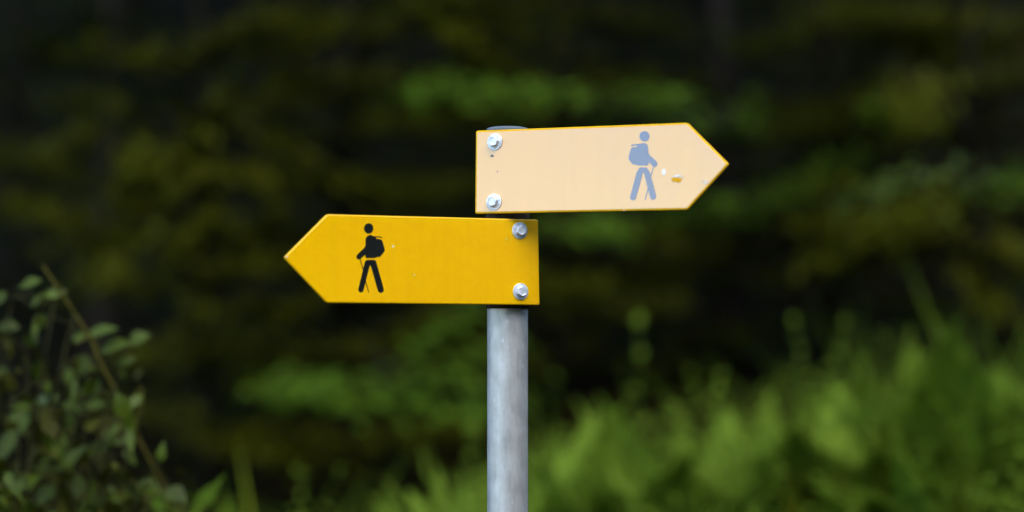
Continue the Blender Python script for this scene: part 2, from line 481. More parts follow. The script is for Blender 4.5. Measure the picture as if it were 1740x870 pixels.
# boughs: (tree, px, py, half width px, slope deg, material)
for a in [
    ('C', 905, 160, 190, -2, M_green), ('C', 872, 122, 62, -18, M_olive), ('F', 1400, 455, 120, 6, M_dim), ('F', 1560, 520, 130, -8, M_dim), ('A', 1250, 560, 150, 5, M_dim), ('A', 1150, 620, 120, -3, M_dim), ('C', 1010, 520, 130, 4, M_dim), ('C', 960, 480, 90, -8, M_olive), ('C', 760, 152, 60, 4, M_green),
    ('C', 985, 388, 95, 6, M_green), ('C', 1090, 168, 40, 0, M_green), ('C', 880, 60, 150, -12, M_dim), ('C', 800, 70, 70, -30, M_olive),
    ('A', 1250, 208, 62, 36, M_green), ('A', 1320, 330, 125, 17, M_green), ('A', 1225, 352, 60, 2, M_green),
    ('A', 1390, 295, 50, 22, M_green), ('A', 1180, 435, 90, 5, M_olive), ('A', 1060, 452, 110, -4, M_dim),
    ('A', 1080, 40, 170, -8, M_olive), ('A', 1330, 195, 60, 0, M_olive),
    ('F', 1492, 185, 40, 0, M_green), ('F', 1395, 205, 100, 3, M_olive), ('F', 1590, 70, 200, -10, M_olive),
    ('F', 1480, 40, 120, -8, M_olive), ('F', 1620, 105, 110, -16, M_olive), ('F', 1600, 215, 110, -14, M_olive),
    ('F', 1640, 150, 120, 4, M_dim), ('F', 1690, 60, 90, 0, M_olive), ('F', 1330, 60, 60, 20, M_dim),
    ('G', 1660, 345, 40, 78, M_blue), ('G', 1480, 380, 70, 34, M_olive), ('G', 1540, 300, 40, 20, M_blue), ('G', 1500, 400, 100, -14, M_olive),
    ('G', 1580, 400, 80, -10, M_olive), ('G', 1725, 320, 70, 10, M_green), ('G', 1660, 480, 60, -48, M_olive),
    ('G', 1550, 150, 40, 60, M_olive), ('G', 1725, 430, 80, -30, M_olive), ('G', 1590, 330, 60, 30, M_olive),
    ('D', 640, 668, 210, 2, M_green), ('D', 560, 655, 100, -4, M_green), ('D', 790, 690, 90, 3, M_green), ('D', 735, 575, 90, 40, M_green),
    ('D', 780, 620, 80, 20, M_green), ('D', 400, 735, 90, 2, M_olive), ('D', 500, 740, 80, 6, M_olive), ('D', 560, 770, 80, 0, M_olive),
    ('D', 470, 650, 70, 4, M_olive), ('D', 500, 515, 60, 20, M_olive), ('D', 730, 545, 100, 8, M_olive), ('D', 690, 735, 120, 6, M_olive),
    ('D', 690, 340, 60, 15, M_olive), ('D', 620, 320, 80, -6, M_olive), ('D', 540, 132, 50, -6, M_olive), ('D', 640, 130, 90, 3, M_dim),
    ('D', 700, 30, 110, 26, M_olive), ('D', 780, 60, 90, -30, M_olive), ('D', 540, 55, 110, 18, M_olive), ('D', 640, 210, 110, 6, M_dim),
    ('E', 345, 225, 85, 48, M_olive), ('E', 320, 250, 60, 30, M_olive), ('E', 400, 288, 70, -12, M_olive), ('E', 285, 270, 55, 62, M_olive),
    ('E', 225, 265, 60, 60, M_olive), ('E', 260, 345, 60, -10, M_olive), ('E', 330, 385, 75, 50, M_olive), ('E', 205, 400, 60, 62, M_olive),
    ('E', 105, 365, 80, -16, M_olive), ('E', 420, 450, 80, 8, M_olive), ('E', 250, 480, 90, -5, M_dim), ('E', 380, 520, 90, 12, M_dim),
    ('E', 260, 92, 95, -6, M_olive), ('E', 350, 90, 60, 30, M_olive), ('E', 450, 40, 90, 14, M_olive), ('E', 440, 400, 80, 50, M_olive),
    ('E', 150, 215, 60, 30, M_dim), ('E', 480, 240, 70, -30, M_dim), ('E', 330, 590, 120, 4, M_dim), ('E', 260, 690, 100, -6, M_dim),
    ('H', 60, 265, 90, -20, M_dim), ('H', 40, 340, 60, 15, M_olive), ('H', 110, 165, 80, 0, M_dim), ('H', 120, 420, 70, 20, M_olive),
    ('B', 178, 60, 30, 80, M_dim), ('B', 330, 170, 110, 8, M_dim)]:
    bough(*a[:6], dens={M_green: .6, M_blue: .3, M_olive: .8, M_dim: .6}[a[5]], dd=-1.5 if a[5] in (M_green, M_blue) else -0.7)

rgb = random.Random(404)
for k in range(64):
    px = rgb.uniform(0, 1740); py = rgb.uniform(0, 640)
    if (abs(px - 1216) < 170 and py < 230) or (px > 1250 and py > 430): continue
    key = min('CDEFGHAB', key=lambda q: abs(TREES[q][5] - px) + rgb.uniform(0, 120))
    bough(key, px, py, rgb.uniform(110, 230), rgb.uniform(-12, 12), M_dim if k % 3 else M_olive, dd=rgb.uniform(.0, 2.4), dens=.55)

for k in range(58):         # thin level branches, layer over layer
    px = rgb.uniform(380, 1740); py = rgb.uniform(0, 470) if px > 900 else rgb.uniform(0, 640)
    if abs(px - 1216) < 130 and py < 190: continue
    key = min('CDEFGA', key=lambda q: abs(TREES[q][5] - px) + rgb.uniform(0, 260))
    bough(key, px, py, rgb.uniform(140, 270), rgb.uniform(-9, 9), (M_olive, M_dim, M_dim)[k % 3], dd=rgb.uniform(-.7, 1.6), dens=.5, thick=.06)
for k in range(26):         # the same trees carry on past both edges of the picture
    left_side = k % 2 == 0
    px = rgb.uniform(-420, 0) if left_side else rgb.uniform(1740, 2150)
    bough('H' if left_side else rgb.choice('GF'), px, rgb.uniform(0, 620), rgb.uniform(100, 200), rgb.uniform(-14, 14), (M_dim, M_olive, M_green)[k % 3], dd=rgb.uniform(-.8, 1.5), dens=.55)

# ------------------------------------------------------------------ bank vegetation
def blade(b, rg, p, h, w, lean):
    """one arching grass blade"""
    b.leaf(p, Vector((lean.x, lean.y, 1.0)), Vector((-lean.x, -lean.y - 0.01, 0.4)), h, w, bend=rg.uniform(.15, .5), fold=.3, prof=(0.7, 1.0, .75, 0.0))

def bank_top(px):
    """photo row where the bright herbs end, by column"""
    tab = [(-200, 880), (300, 870), (480, 840), (640, 850), (780, 815), (900, 765), (1000, 715), (1100, 685), (1200, 660), (1290, 625), (1400, 595),
           (1480, 555), (1540, 510), (1620, 490), (1660, 510), (1740, 495), (2000, 490)]
    for (a, ya), (c, yc) in zip(tab, tab[1:]):
        if a <= px <= c: return ya + (yc - ya) * (px - a) / (c - a)
    return 860 if px < 0 else 540

def frond(b, rg, p, d, L, W, up=Vector((0, 0, 1)), droop=.45, n=15):
    """feathery fern frond: paired leaflets along an arching rib"""
    d = d.normalized(); s = d.cross(up)
    if s.length < 1e-3: s = Vector((1, 0, 0))
    s.normalize()
    for i in range(n):
        f = (i + .5) / n
        q = p + d * (L * f) - up * (droop * L * f * f)
        t = (d - up * (2 * droop * f)).normalized()
        w = W * (math.sin(math.pi * min(1, .18 + f * .86)) ** .8) * .55
        for sg in (-1, 1):
            b.leaf(q, s * sg + t * .55 + Vector((0, 0, rg.uniform(-.2, .1))), s.cross(t) + Vector((0, -.25, 0)), max(.012, w), L / n * 1.5, bend=.2, prof=(0.55, 1.0, .7, 0.0))

def fern(b, rg, base, h, n=8, lean=0.0, leaflets=15):
    for k in range(n):
        a = 2 * math.pi * k / n + rg.uniform(-.4, .4)
        L = h * rg.uniform(.65, 1.2)
        frond(b, rg, base + Vector((0, 0, .1 * h)), Vector((math.cos(a) * rg.uniform(.3, .8) + lean, math.sin(a) * rg.uniform(.3, .8), 1.0)), L, L * rg.uniform(.2, .3), droop=rg.uniform(.25, .5), n=leaflets)

def make_undergrowth():
    rg = random.Random(5)
    b = MB(); dk = MB()
    # leafy stems and grass covering the bank; the crest follows the lie of the bank
    for i in range(3000):
        d = rg.uniform(5.3, 7.2)
        px = rg.uniform(-250, 2050)
        p = at(px, 540, d); x, y = p.x, p.y
        z = ground_z(x, y)
        top = CAM.z - (bank_top(px) - 540) * d / FPX
        patch = noise.noise(Vector((x * 2.3, y * 1.2, 9.0)))
        peak = noise.noise(Vector((x * 6.0, y * 3.0, 2.0)))
        # lower plants in front, full height at the crest; taller and shorter clumps
        h = (top - z) * rg.uniform(0.62, 1.0) * (0.66 + 0.34 * smooth(5.3, 6.1, d)) * (1.0 + .22 * peak + .10 * patch)
        if h < 0.12: h = rg.uniform(.12, .25)
        base = Vector((x, y, z)); lx, ly = rg.gauss(.05, .16), rg.gauss(-.05, .12)
        dull_corner = px > 1440 + rg.gauss(0, 60) and d < 6.15 and patch < .25  # front right corner goes into the duller olive mesh
        m = dk if dull_corner or (patch < -.38 and rg.random() < .6) else b
        if dull_corner: h *= .8
        kind = noise.noise(Vector((x * 1.1, y * 1.1, 4.0)))
        if i % 5 < 2:         # fern, most of them leaning up the bank
            fern(m, rg, base, h * 1.08, 6, rg.uniform(-.05, .5), 9)
        elif kind > 0.12:     # leafy herb
            nl = int(6 + h * 20)
            for k in range(nl):
                f = 0.35 + 0.65 * (k + rg.random()) / nl
                q = base + Vector((lx * f * h, ly * f * h, f * h))
                a = rg.uniform(0, 6.28)
                ld = Vector((math.cos(a), math.sin(a), rg.uniform(-.3, .5) + max(0, f - .75) * 3))
                L = rg.uniform(.045, .085) * (1.4 - .95 * f)
                m.leaf(q, ld, Vector((0, -0.2, 1)), L, L * .5, bend=.25, prof=MIDP)
        else:                 # grass tuft
            for k in range(8):
                blade(m, rg, base + Vector((rg.gauss(0, .04), rg.gauss(0, .04), 0)), h * rg.uniform(.7, 1.12), rg.uniform(.008, .016),
                      Vector((rg.gauss(.08, .2), rg.gauss(-.1, .2), 0)))
    o = b.build('undergrowth', M_herb)
    tag(o, 'bright green herbs and grass massed along the bank behind the post', 'undergrowth', kind='stuff')
    o = dk.build('olive_undergrowth', M_olive)
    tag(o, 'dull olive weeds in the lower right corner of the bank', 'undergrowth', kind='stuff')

make_undergrowth()

def herb(px, top, d, label, h_lean=0.0, leaf=0.09, n=14, name='tall_herb', mat=None, cat='plant', group='single tall herbs standing out of the bank', spread=1.0, bare=0.35):
    mat = mat or M_herb
    p = at(px, 540, d); x, y = p.x, p.y
    z = ground_z(x, y) - 0.03
    zt = at(px, top, d).z
    h = zt - z
    t = empty(name, (x, y, z), label, cat, group)
    rg = random.Random(int(px * 3 + top))
    s = MB(); l = MB()
    pts = [Vector((h_lean * (f * f - 1) * h, 0.02 * math.sin(f * 4), f * h)) for f in [i / 8 for i in range(9)]]
    s.tube(pts, [.006 * (1 - .75 * i / 8) for i in range(9)], 6)
    for k in range(n):
        f = bare + (1 - bare) * k / (n - 1)
        q = Vector((h_lean * (f * f - 1) * h, 0.02 * math.sin(f * 4), f * h))
        a = k * 1.57 * 1.0 + (k // 2) * .4
        g = (f - bare) / (1 - bare)
        for sg in (0, math.pi):
            ld = Vector((math.cos(a + sg), math.sin(a + sg), rg.uniform(-.1, .4) + 1.5 * g * g))
            L = leaf * (1.4 - 0.95 * g) * rg.uniform(.75, 1.2) * spread
            l.leaf(q, ld, Vector((0, -0.15, 1)), L, L * .5, bend=.3)
    for k in range(5):
        l.leaf(pts[-1], Vector((rg.gauss(0, .3), rg.gauss(0, .3), 1)), Vector((0, -1, .3)), leaf * .55, leaf * .2, bend=.1)
    s.build('stem', M_stem, t); l.build('foliage', mat, t)
    return t

herb(1085, 556, 6.9, 'tall herb rising alone into the dark just right of the post', leaf=.085, n=8)
herb(1350, 552, 7.0, 'tall slim herb leaning left, left of a similar one, above the bank crest', h_lean=-.10, leaf=.055, n=16)
herb(1435, 556, 6.9, 'tall slim herb leaning right with bare shoulder, above the bank crest', h_lean=.14, leaf=.055, n=16)
herb(800, 745, 6.3, 'leafy herb pressing up against the left side of the post', leaf=.08, n=12)

def fern_thing(px, top, d, label, lean=0.0, n=13, mat=None):
    p = at(px, 540, d); x, y = p.x, p.y
    z = ground_z(x, y) - .02
    h = (at(px, top, d).z - z) / .95
    b = MB(); fern(b, random.Random(px), Vector((0, 0, 0)), h, n, lean)
    o = b.build('fern', mat or M_herb); o.location = (x, y, z)
    tag(o, label, 'fern', 'single ferns standing out of the bank')
fern_thing(1590, 535, 6.4, 'large fern at the highest point of the bright bank', lean=.2)
fern_thing(1650, 560, 6.3, 'fern right beside the highest clump of the bright bank', lean=-.15)
fern_thing(1010, 650, 6.7, 'low broad fern in front of the dark gap right of the post')
fern_thing(1270, 650, 6.5, 'pointed fern at the left shoulder of the bright slope', lean=.25)
fern_thing(1160, 675, 6.5, 'small fern left of the bright slope shoulder', lean=.2)
fern_thing(1450, 610, 6.4, 'fern half way up the bright slope, leaning up it', lean=.35)
fern_thing(1725, 525, 6.6, 'shadowed fern at the right edge of the picture', mat=M_green)
fern_thing(945, 765, 6.2, 'fern close to the right side of the post near its foot', lean=.1)
fern_thing(525, 795, 5.9, 'fern of pale fronds below the middle of the deep yellow sign', lean=.2)

def tuft(px, top, d, label, n=9, lean=.2):
    p = at(px, 540, d); x, y = p.x, p.y
    z = ground_z(x, y) - 0.02
    h = at(px, top, d).z - z
    t = MB(); rg = random.Random(px)
    for k in range(n):
        blade(t, rg, Vector((rg.gauss(0, .03), rg.gauss(0, .03), 0)), h * rg.uniform(.75, 1.1), rg.uniform(.03, .045), Vector((lean + rg.gauss(0, .12), rg.gauss(-.05, .1), 0)))
    o = t.build('grass_tuft', M_grass); o.location = (x, y, z)
    tag(o, label, 'grass tuft', 'broad bladed tufts at the foot of the wood')
tuft(490, 775, 5.9, 'broad bladed tuft below the deep yellow arrow tip, leaning right', lean=.22)
tuft(440, 800, 5.9, 'short broad bladed tuft left of the taller leaning tuft', lean=.02)
tuft(600, 815, 6.0, 'short broad bladed tuft under the middle of the deep yellow sign', lean=.1)

# ------------------------------------------------------------------ left foreground shrub
def make_shrub():
    d0 = 4.35
    base = at(60, 540, d0 + .1); base.z = ground_z(base.x, base.y) - .03
    t = empty('leafy_shrub', base, 'leafy shrub filling the lower left corner in front of the wood', 'shrub')
    rg = random.Random(21)
    s = MB(); l = MB(); l2 = MB()
    def zp(X, Y, d): return at(X / 1.9773, 430 + Y / 1.9773, d)
    mpp = d0 / FPX
    # leaves read off the photograph: x, y, length, width (zoomed pixels), direction in degrees, brightness by tilt
    spots = [(62, 118, 75, 40, 22, .2), (140, 150, 70, 36, 25, .0), (-15, 175, 50, 40, 60, .2), (-10, 250, 70, 46, 5, .2), (290, 282, 110, 56, 17, .4),
             (245, 290, 60, 36, 10, .1), (335, 335, 105, 66, 22, .4), (430, 312, 72, 52, 38, .3), (285, 338, 74, 56, -100, .7), (235, 385, 66, 36, -95, .3),
             (256, 415, 95, 20, -97, .3), (30, 520, 70, 60, 10, .8), (95, 520, 130, 72, -120, .3), (60, 590, 110, 60, -125, .3), (270, 515, 90, 40, 5, .3), (205, 520, 60, 40, 20, .3),
             (390, 465, 90, 56, -65, .1), (425, 530, 90, 40, -75, 0), (432, 590, 80, 32, -80, .1), (290, 670, 78, 50, 15, .2), (205, 720, 110, 50, 40, .2),
             (100, 725, 110, 38, 8, .1), (50, 765, 80, 50, 0, .3), (110, 850, 100, 56, 42, .2), (450, 790, 90, 90, 0, .8), (560, 790, 80, 66, -30, .3),
             (310, 830, 90, 60, 0, .2), (260, 740, 110, 44, -80, .1), (20, 815, 110, 40, 35, .2), (130, 200, 90, 22, -100, .1), (105, 180, 60, 22, 50, .1), (150, 205, 45, 34, -110, .4),
             (30, 680, 80, 60, -170, .3), (180, 640, 70, 34, -60, 0), (215, 610, 60, 30, -95, 0), (350, 640, 70, 26, 12, .1), (420, 660, 60, 30, -50, 0), (540, 700, 60, 34, 85, .1),
             (330, 420, 70, 24, -100, 0), (160, 430, 40, 24, -90, .5), (390, 380, 60, 30, 30, 0)]
    anchors = []
    for (X, Y, Lz, Wz, an, br) in spots:
        d = d0 + rg.uniform(-.08, .16)
        p = zp(X, Y, d)
        dv = Vector((math.cos(R(an)), rg.uniform(-.45, -.1), math.sin(R(an))))
        up = Vector((rg.gauss(0, .15), -1.0 + br * .6, .5 + br * .8))
        k = .5057 * mpp
        l.leaf(p, dv, up, Lz * k * 1.15, Wz * k * 1.1, bend=rg.uniform(.0, .5), fold=rg.uniform(.1, .45), prof=rg.choice([(0.0, .6, .95, 1.0, .8, .45, 0.0), (0, .75, 1, .9, .6, .3, 0), (0, .35, .8, 1, .95, .5, 0)]))
        anchors.append(p)
    # arching stems: each runs up from the ground past a set of leaves
    roots = [base + Vector((rg.gauss(0, .12), rg.gauss(0, .08), 0)) for _ in range(8)]
    tips = [zp(40, 150, d0 + .05), zp(190, 120, d0 + .08), zp(330, 300, d0 + .02), zp(430, 320, d0 + .05), zp(60, 480, d0), zp(300, 500, d0 + .1),
            zp(460, 560, d0 + .06), zp(330, 660, d0), zp(480, 790, d0 - .03), zp(120, 640, d0 - .05), zp(250, 200, d0 + .15), zp(90, 330, d0 + .12)]
    stems = []
    for i, tp in enumerate(tips):
        r0 = roots[i % 8]; mid = r0.lerp(tp, .55) + Vector((rg.gauss(-.04, .03), rg.gauss(0, .03), .16))
        pts = []
        for j in range(11):
            f = j / 10
            pts.append(r0 * ((1 - f) ** 2) + mid * (2 * f * (1 - f)) + tp * (f * f))
        s.tube(pts, [.0055 * (1 - .75 * j / 10) for j in range(11)], 6)
        stems.append(pts)
    allp = [p for st in stems for p in st[3:]]
    # petioles join each leaf to the nearest stem
    for p in anchors:
        q = min(allp, key=lambda v: (v - p).length)
        s.tube([q, q.lerp(p, .5) + Vector((0, 0, .008)), p], [.0022, .0018, .0012], 5, False)
    # further small dull leaves along the stems, deeper in the shrub
    extra = [zp(X, Y, d0 + .1) for X, Y in [(380, 700), (420, 760), (520, 800), (600, 830), (500, 850), (560, 760), (340, 760), (640, 860)]]
    for tp in extra:
        r0 = rg.choice(roots); pts = [r0.lerp(tp, j / 10) + Vector((0, 0, .05 * math.sin(j * .314))) for j in range(11)]
        s.tube(pts, [.004 * (1 - .07 * j) for j in range(11)], 5); stems.append(pts)
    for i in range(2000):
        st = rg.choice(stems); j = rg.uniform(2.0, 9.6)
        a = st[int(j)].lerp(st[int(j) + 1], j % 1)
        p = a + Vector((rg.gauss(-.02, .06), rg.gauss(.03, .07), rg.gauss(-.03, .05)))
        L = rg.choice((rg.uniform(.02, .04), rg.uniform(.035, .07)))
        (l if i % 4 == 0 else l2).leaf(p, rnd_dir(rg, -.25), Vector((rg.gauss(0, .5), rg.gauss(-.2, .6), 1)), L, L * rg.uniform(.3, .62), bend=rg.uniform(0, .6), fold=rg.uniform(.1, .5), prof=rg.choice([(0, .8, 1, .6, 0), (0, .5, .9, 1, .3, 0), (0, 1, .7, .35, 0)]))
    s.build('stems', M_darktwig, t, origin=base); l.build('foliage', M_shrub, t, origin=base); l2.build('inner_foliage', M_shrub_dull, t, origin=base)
make_shrub()

def make_stalk():
    d = 4.3
    path = [(73, 452), (100, 492), (150, 568), (172, 620), (205, 680), (240, 755), (268, 805), (292, 868), (318, 940)]
    pts = [at(x, y, d + .012 * i) for i, (x, y) in enumerate(path)]
    g = pts[-1].copy(); g.x += .08; g.y += .05; g.z = ground_z(g.x, g.y) - .03
    pts.append(pts[-1].lerp(g, .5) + Vector((.02, 0, 0))); pts.append(g)
    b = MB(); rad = [.0022, .0028, .003, .0036, .0028, .0036, .0028, .0028, .003, .0035, .0045]
    b.tube(pts, rad, 8)
    # short broken side shoots
    for (x, y, x2, y2) in [(95, 485, 70, 520), (70, 520, 55, 555), (150, 568, 128, 585), (212, 690, 240, 655), (222, 715, 205, 775), (232, 740, 243, 660)]:
        b.tube([at(x, y, d + .02), at((x + x2) / 2 + 3, (y + y2) / 2, d + .02), at(x2, y2, d + .01)], [.0024, .0018, .0012], 6)
    o = b.build('bare_stalk', M_stalk, origin=g); o.location = g
    tag(o, 'long bare brown stalk leaning left across the leafy shrub', 'stalk')
make_stalk()

def make_blade_plant():
    d = 4.6
    base = at(325, 540, d); base.z = ground_z(base.x, base.y) - .02
    b = MB()
    p0 = at(318, 900, d); tip = at(380, 812, d)
    b.tube([base, base.lerp(p0, .6) + Vector((-.01, 0, 0)), p0, at(335, 868, d)], [.005, .004, .003, .0025], 6)
    b.leaf(at(322, 885, d), tip - at(322, 885, d), Vector((-.3, -1, .5)), .118, .036, bend=-.04, fold=.3, prof=(0.1, .5, .85, 1, .8, .4, .15, 0))
    b.leaf(at(318, 900, d), Vector((-.5, -.2, .5)), Vector((.3, -1, .5)), .10, .035, prof=(0.1, .7, 1, .7, 0))
    b.leaf(at(316, 930, d), Vector((.7, -.2, .3)), Vector((.3, -1, .8)), .11, .04, prof=(0.1, .7, 1, .7, 0))
    o = b.build('broad_leaf_plant', M_green, origin=base); o.location = base
    tag(o, 'single pointed green leaf on a stem right of the leafy shrub', 'plant')
make_blade_plant()

# ------------------------------------------------------------------ woodland added behind the viewpoint to keep sky out of the left sign's gloss
def make_unseen_woodland():
    rg = random.Random(77)
    b = MB()
    for k in range(16):
        a = R(-12 + k * 8.2)        # degrees from straight back (-Y) towards +X
        dist = rg.uniform(9, 14) + 2
        cx, cy = CAM.x + math.sin(a) * dist, -math.cos(a) * dist
        b.tube([Vector((cx, cy, -0.1)), Vector((cx + .1, cy, 4)), Vector((cx, cy + .1, 8))], [.16, .12, .04], 8)
        for i in range(2600):
            p = Vector((rg.gauss(0, 1.25), rg.gauss(0, 1.25), rg.uniform(0.0, 9.0)))
            p.x *= 1.15 - p.z / 14; p.y *= 1.15 - p.z / 14
            b.leaf(Vector((cx, cy, 0)) + p, rnd_dir(rg, -.2), Vector((0, 0, 1)), .5 * rg.uniform(.7, 1.3), .36, prof=LOW)
    o = b.build('unseen_woodland', M_crown)
    tag(o, 'unseen wood added to darken the reflection in the deep yellow sign', 'unseen_woodland', kind='stuff')
make_unseen_woodland()

# ------------------------------------------------------------------ signpost
post = empty('signpost', (0, 0, Z0), 'galvanised steel signpost carrying two yellow hiking arrow signs', 'signpost')
PB = Vector((0, 0, Z0))
POLE_R = 0.030
POLE_TOP = at(862, 219, 3.57).z
def lathe(prof, n=48):
    b = MB()
    for r, z in prof:
        for k in range(n):
            a = 2 * math.pi * k / n; b.v.append(Vector((r * math.cos(a), r * math.sin(a), z)))
    for i in range(len(prof) - 1):
        for k in range(n):
            k2 = (k + 1) % n
            b.f.append((i * n + k, i * n + k2, (i + 1) * n + k2, (i + 1) * n + k))
    b.f.append(tuple(range(n))[::-1]); b.f.append(tuple((len(prof) - 1) * n + k for k in range(n)))
    return b
zt = POLE_TOP - Z0
pole = lathe([(POLE_R, -0.4)] + [(POLE_R, zt * i / 6) for i in range(6)] + [(POLE_R, zt - .001), (POLE_R - .001, zt)]).build('pole', M_galv, post)
cap = lathe([(POLE_R + .0002, zt - .006), (POLE_R + .0009, zt - .006), (POLE_R + .0009, zt), (POLE_R + .0004, zt + .0008), (POLE_R - .002, zt + .0018), (POLE_R * .75, zt + .0030), (POLE_R * .4, zt + .0036), (.002, zt + .0038)]).build('cap', M_cap, pole)

def sign_frame(yaw_deg, tilt_deg, off):
    """frame of a sign face: yaw about the post, leaning back by tilt; returns origin, right, up, normal"""
    y = R(yaw_deg); n = Vector((math.sin(y), -math.cos(y), 0)); right = Vector((math.cos(y), math.sin(y), 0))
    q = Matrix.Rotation(R(-tilt_deg), 3, right)
    return n * off, right, (q @ Vector((0, 0, 1))), (q @ n)

class Sign:
    def __init__(self, yaw, tilt, off, py_mid):
        o, self.r, self.u, self.n = sign_frame(yaw, tilt, off)
        zc = at(862, py_mid, 3.53).z
        self.o = o + Vector((0, 0, zc))
        if self.n.dot(ray(870, 435)) > 0: self.n = -self.n
    def uv(self, px, py):
        d = ray(px, py); t = (self.o - CAM).dot(self.n) / d.dot(self.n)
        p = CAM + d * t - self.o
        return p.dot(self.r), p.dot(self.u)
    def pt(self, u, v, h=0.0): return self.o + self.r * u + self.u * v + self.n * h
    def plate(self, uvs, h0, h1, name, mat, parent, bevel=0.0, round_=0.0, segs=3):
        bm = bmesh.new()
        pts = [Vector((u, v, 0)) for u, v in uvs]
        if round_ > 0:
            out = []; n = len(pts)
            for i, p in enumerate(pts):
                a, c = pts[i - 1], pts[(i + 1) % n]
                da, dc = (a - p).normalized(), (c - p).normalized()
                for k in range(6):
                    f = k / 5
                    s, e = p + da * round_, p + dc * round_
                    out.append(s * ((1 - f) ** 2) + p * (2 * f * (1 - f)) + e * (f * f))
            pts = out
        area = sum(pts[i].x * pts[(i + 1) % len(pts)].y - pts[(i + 1) % len(pts)].x * pts[i].y for i in range(len(pts)))
        if area < 0: pts = pts[::-1]
        # the in-plane axes (r, u, n) are right handed when r x u = n
        lo = [bm.verts.new((p.x, p.y, h0)) for p in pts]
        f = bm.faces.new(lo)
        ex = bmesh.ops.extrude_face_region(bm, geom=[f])
        vs = [e for e in ex['geom'] if isinstance(e, bmesh.types.BMVert)]
        bmesh.ops.translate(bm, verts=vs, vec=(0, 0, h1 - h0))
        bmesh.ops.recalc_face_normals(bm, faces=bm.faces)
        if bevel > 0:
            es = [e for e in bm.edges if all(abs(v.co.z - h1) < 1e-7 for v in e.verts)]
            bmesh.ops.bevel(bm, geom=es, offset=bevel, segments=segs, affect='EDGES', profile=.5)
            es = [e for e in bm.edges if all(abs(v.co.z - h0) < 1e-7 for v in e.verts)]
            bmesh.ops.bevel(bm, geom=es, offset=bevel * .8, segments=2, affect='EDGES', profile=.5)
        for v in bm.verts: v.co = self.pt(v.co.x, v.co.y, v.co.z) - PB
        bmesh.ops.recalc_face_normals(bm, faces=bm.faces)
        me = bpy.data.meshes.new(name); bm.to_mesh(me); bm.free()
        if bevel > 0:
            for p in me.polygons: p.use_smooth = len(p.vertices) <= 4
        me.materials.append(mat)
        o = bpy.data.objects.new(name, me); col.objects.link(o); o.parent = parent
        return o
    def patch(self, pxs, name, mat, parent, h=0.0003):
        return self.plate([self.uv(*p) for p in pxs], FACE - .0002, FACE + h, name, mat, parent)

def merge(objs, name):
    """several plates of one print joined into one mesh"""
    bm = bmesh.new()
    for o in objs: bm.from_mesh(o.data)
    me = bpy.data.meshes.new(name); bm.to_mesh(me); bm.free()
    me.materials.append(objs[0].data.materials[0])
    par = objs[0].parent
    for o in objs: bpy.data.objects.remove(o)
    o = bpy.data.objects.new(name, me); col.objects.link(o); o.parent = par
    return o

def circle(cx, cy, rx, ry, n=36):
    return [(cx + rx * math.cos(2 * math.pi * k / n), cy + ry * math.sin(2 * math.pi * k / n)) for k in range(n)]

def soften(poly, it=2):
    """round the corners of a traced outline (corner cutting)"""
    for _ in range(it):
        out = []
        for i, p in enumerate(poly):
            q = poly[(i + 1) % len(poly)]
            out += [(p[0] * .82 + q[0] * .18, p[1] * .82 + q[1] * .18), (p[0] * .18 + q[0] * .82, p[1] * .18 + q[1] * .82)]
        poly = out
    return poly

def line(x0, y0, x1, y1, w):
    dx, dy = x1 - x0, y1 - y0; L = math.hypot(dx, dy); nx, ny = -dy / L * w / 2, dx / L * w / 2
    return [(x0 + nx, y0 + ny), (x1 + nx, y1 + ny), (x1 - nx, y1 - ny), (x0 - nx, y0 - ny)]

def bolt(S, px, py, parent, rot):
    """flanged hexagon bolt with a washer under it"""
    u, v = S.uv(px, py)
    bm = bmesh.new(); lift = FACE
    def ring(r, h, n, a0=0.0): return [bm.verts.new(S.pt(u + r * math.cos(a0 + 2 * math.pi * k / n), v + r * math.sin(a0 + 2 * math.pi * k / n), h + lift) - PB) for k in range(n)]
    def bridge(a, b):
        n = len(a)
        for k in range(n): bm.faces.new((a[k], a[(k + 1) % n], b[(k + 1) % n], b[k]))
    n = 48
    prof = [(.0118, 0.0), (.0122, .0006), (.0122, .0014), (.0117, .0018), (.0098, .0018), (.0096, .0026), (.0080, .0028)]
    rs = [ring(r, h, n) for r, h in prof]
    for a, b in zip(rs, rs[1:]): bridge(a, b)
    bm.faces.new(rs[-1])
    me = bpy.data.meshes.new('washer'); bmesh.ops.recalc_face_normals(bm, faces=bm.faces); bm.to_mesh(me); bm.free(); me.materials.append(M_bolt)
    o = bpy.data.objects.new('washer', me); col.objects.link(o); o.parent = parent
    bm = bmesh.new()
    a0 = R(rot)
    hexa = [ring(.0078, .0024, 6, a0), ring(.0078, .0078, 6, a0), ring(.0070, .0086, 6, a0)]
    for a, b in zip(hexa, hexa[1:]): bridge(a, b)
    bm.faces.new(hexa[-1]); bm.faces.new(hexa[0])
    bmesh.ops.recalc_face_normals(bm, faces=bm.faces)
    bmesh.ops.bevel(bm, geom=[e for e in bm.edges], offset=.0004, segments=2, affect='EDGES', profile=.5)
    top = max(bm.faces, key=lambda f: f.calc_area())
    # shallow dished top
    ins = bmesh.ops.inset_individual(bm, faces=[f for f in bm.faces if f.normal.dot(S.n) > .98 and f.calc_area() > 5e-5], thickness=.0012, depth=-.0004)
    me = bpy.data.meshes.new('bolt'); bm.to_mesh(me); bm.free(); me.materials.append(M_bolt)
    o = bpy.data.objects.new('bolt', me); col.objects.link(o); o.parent = parent

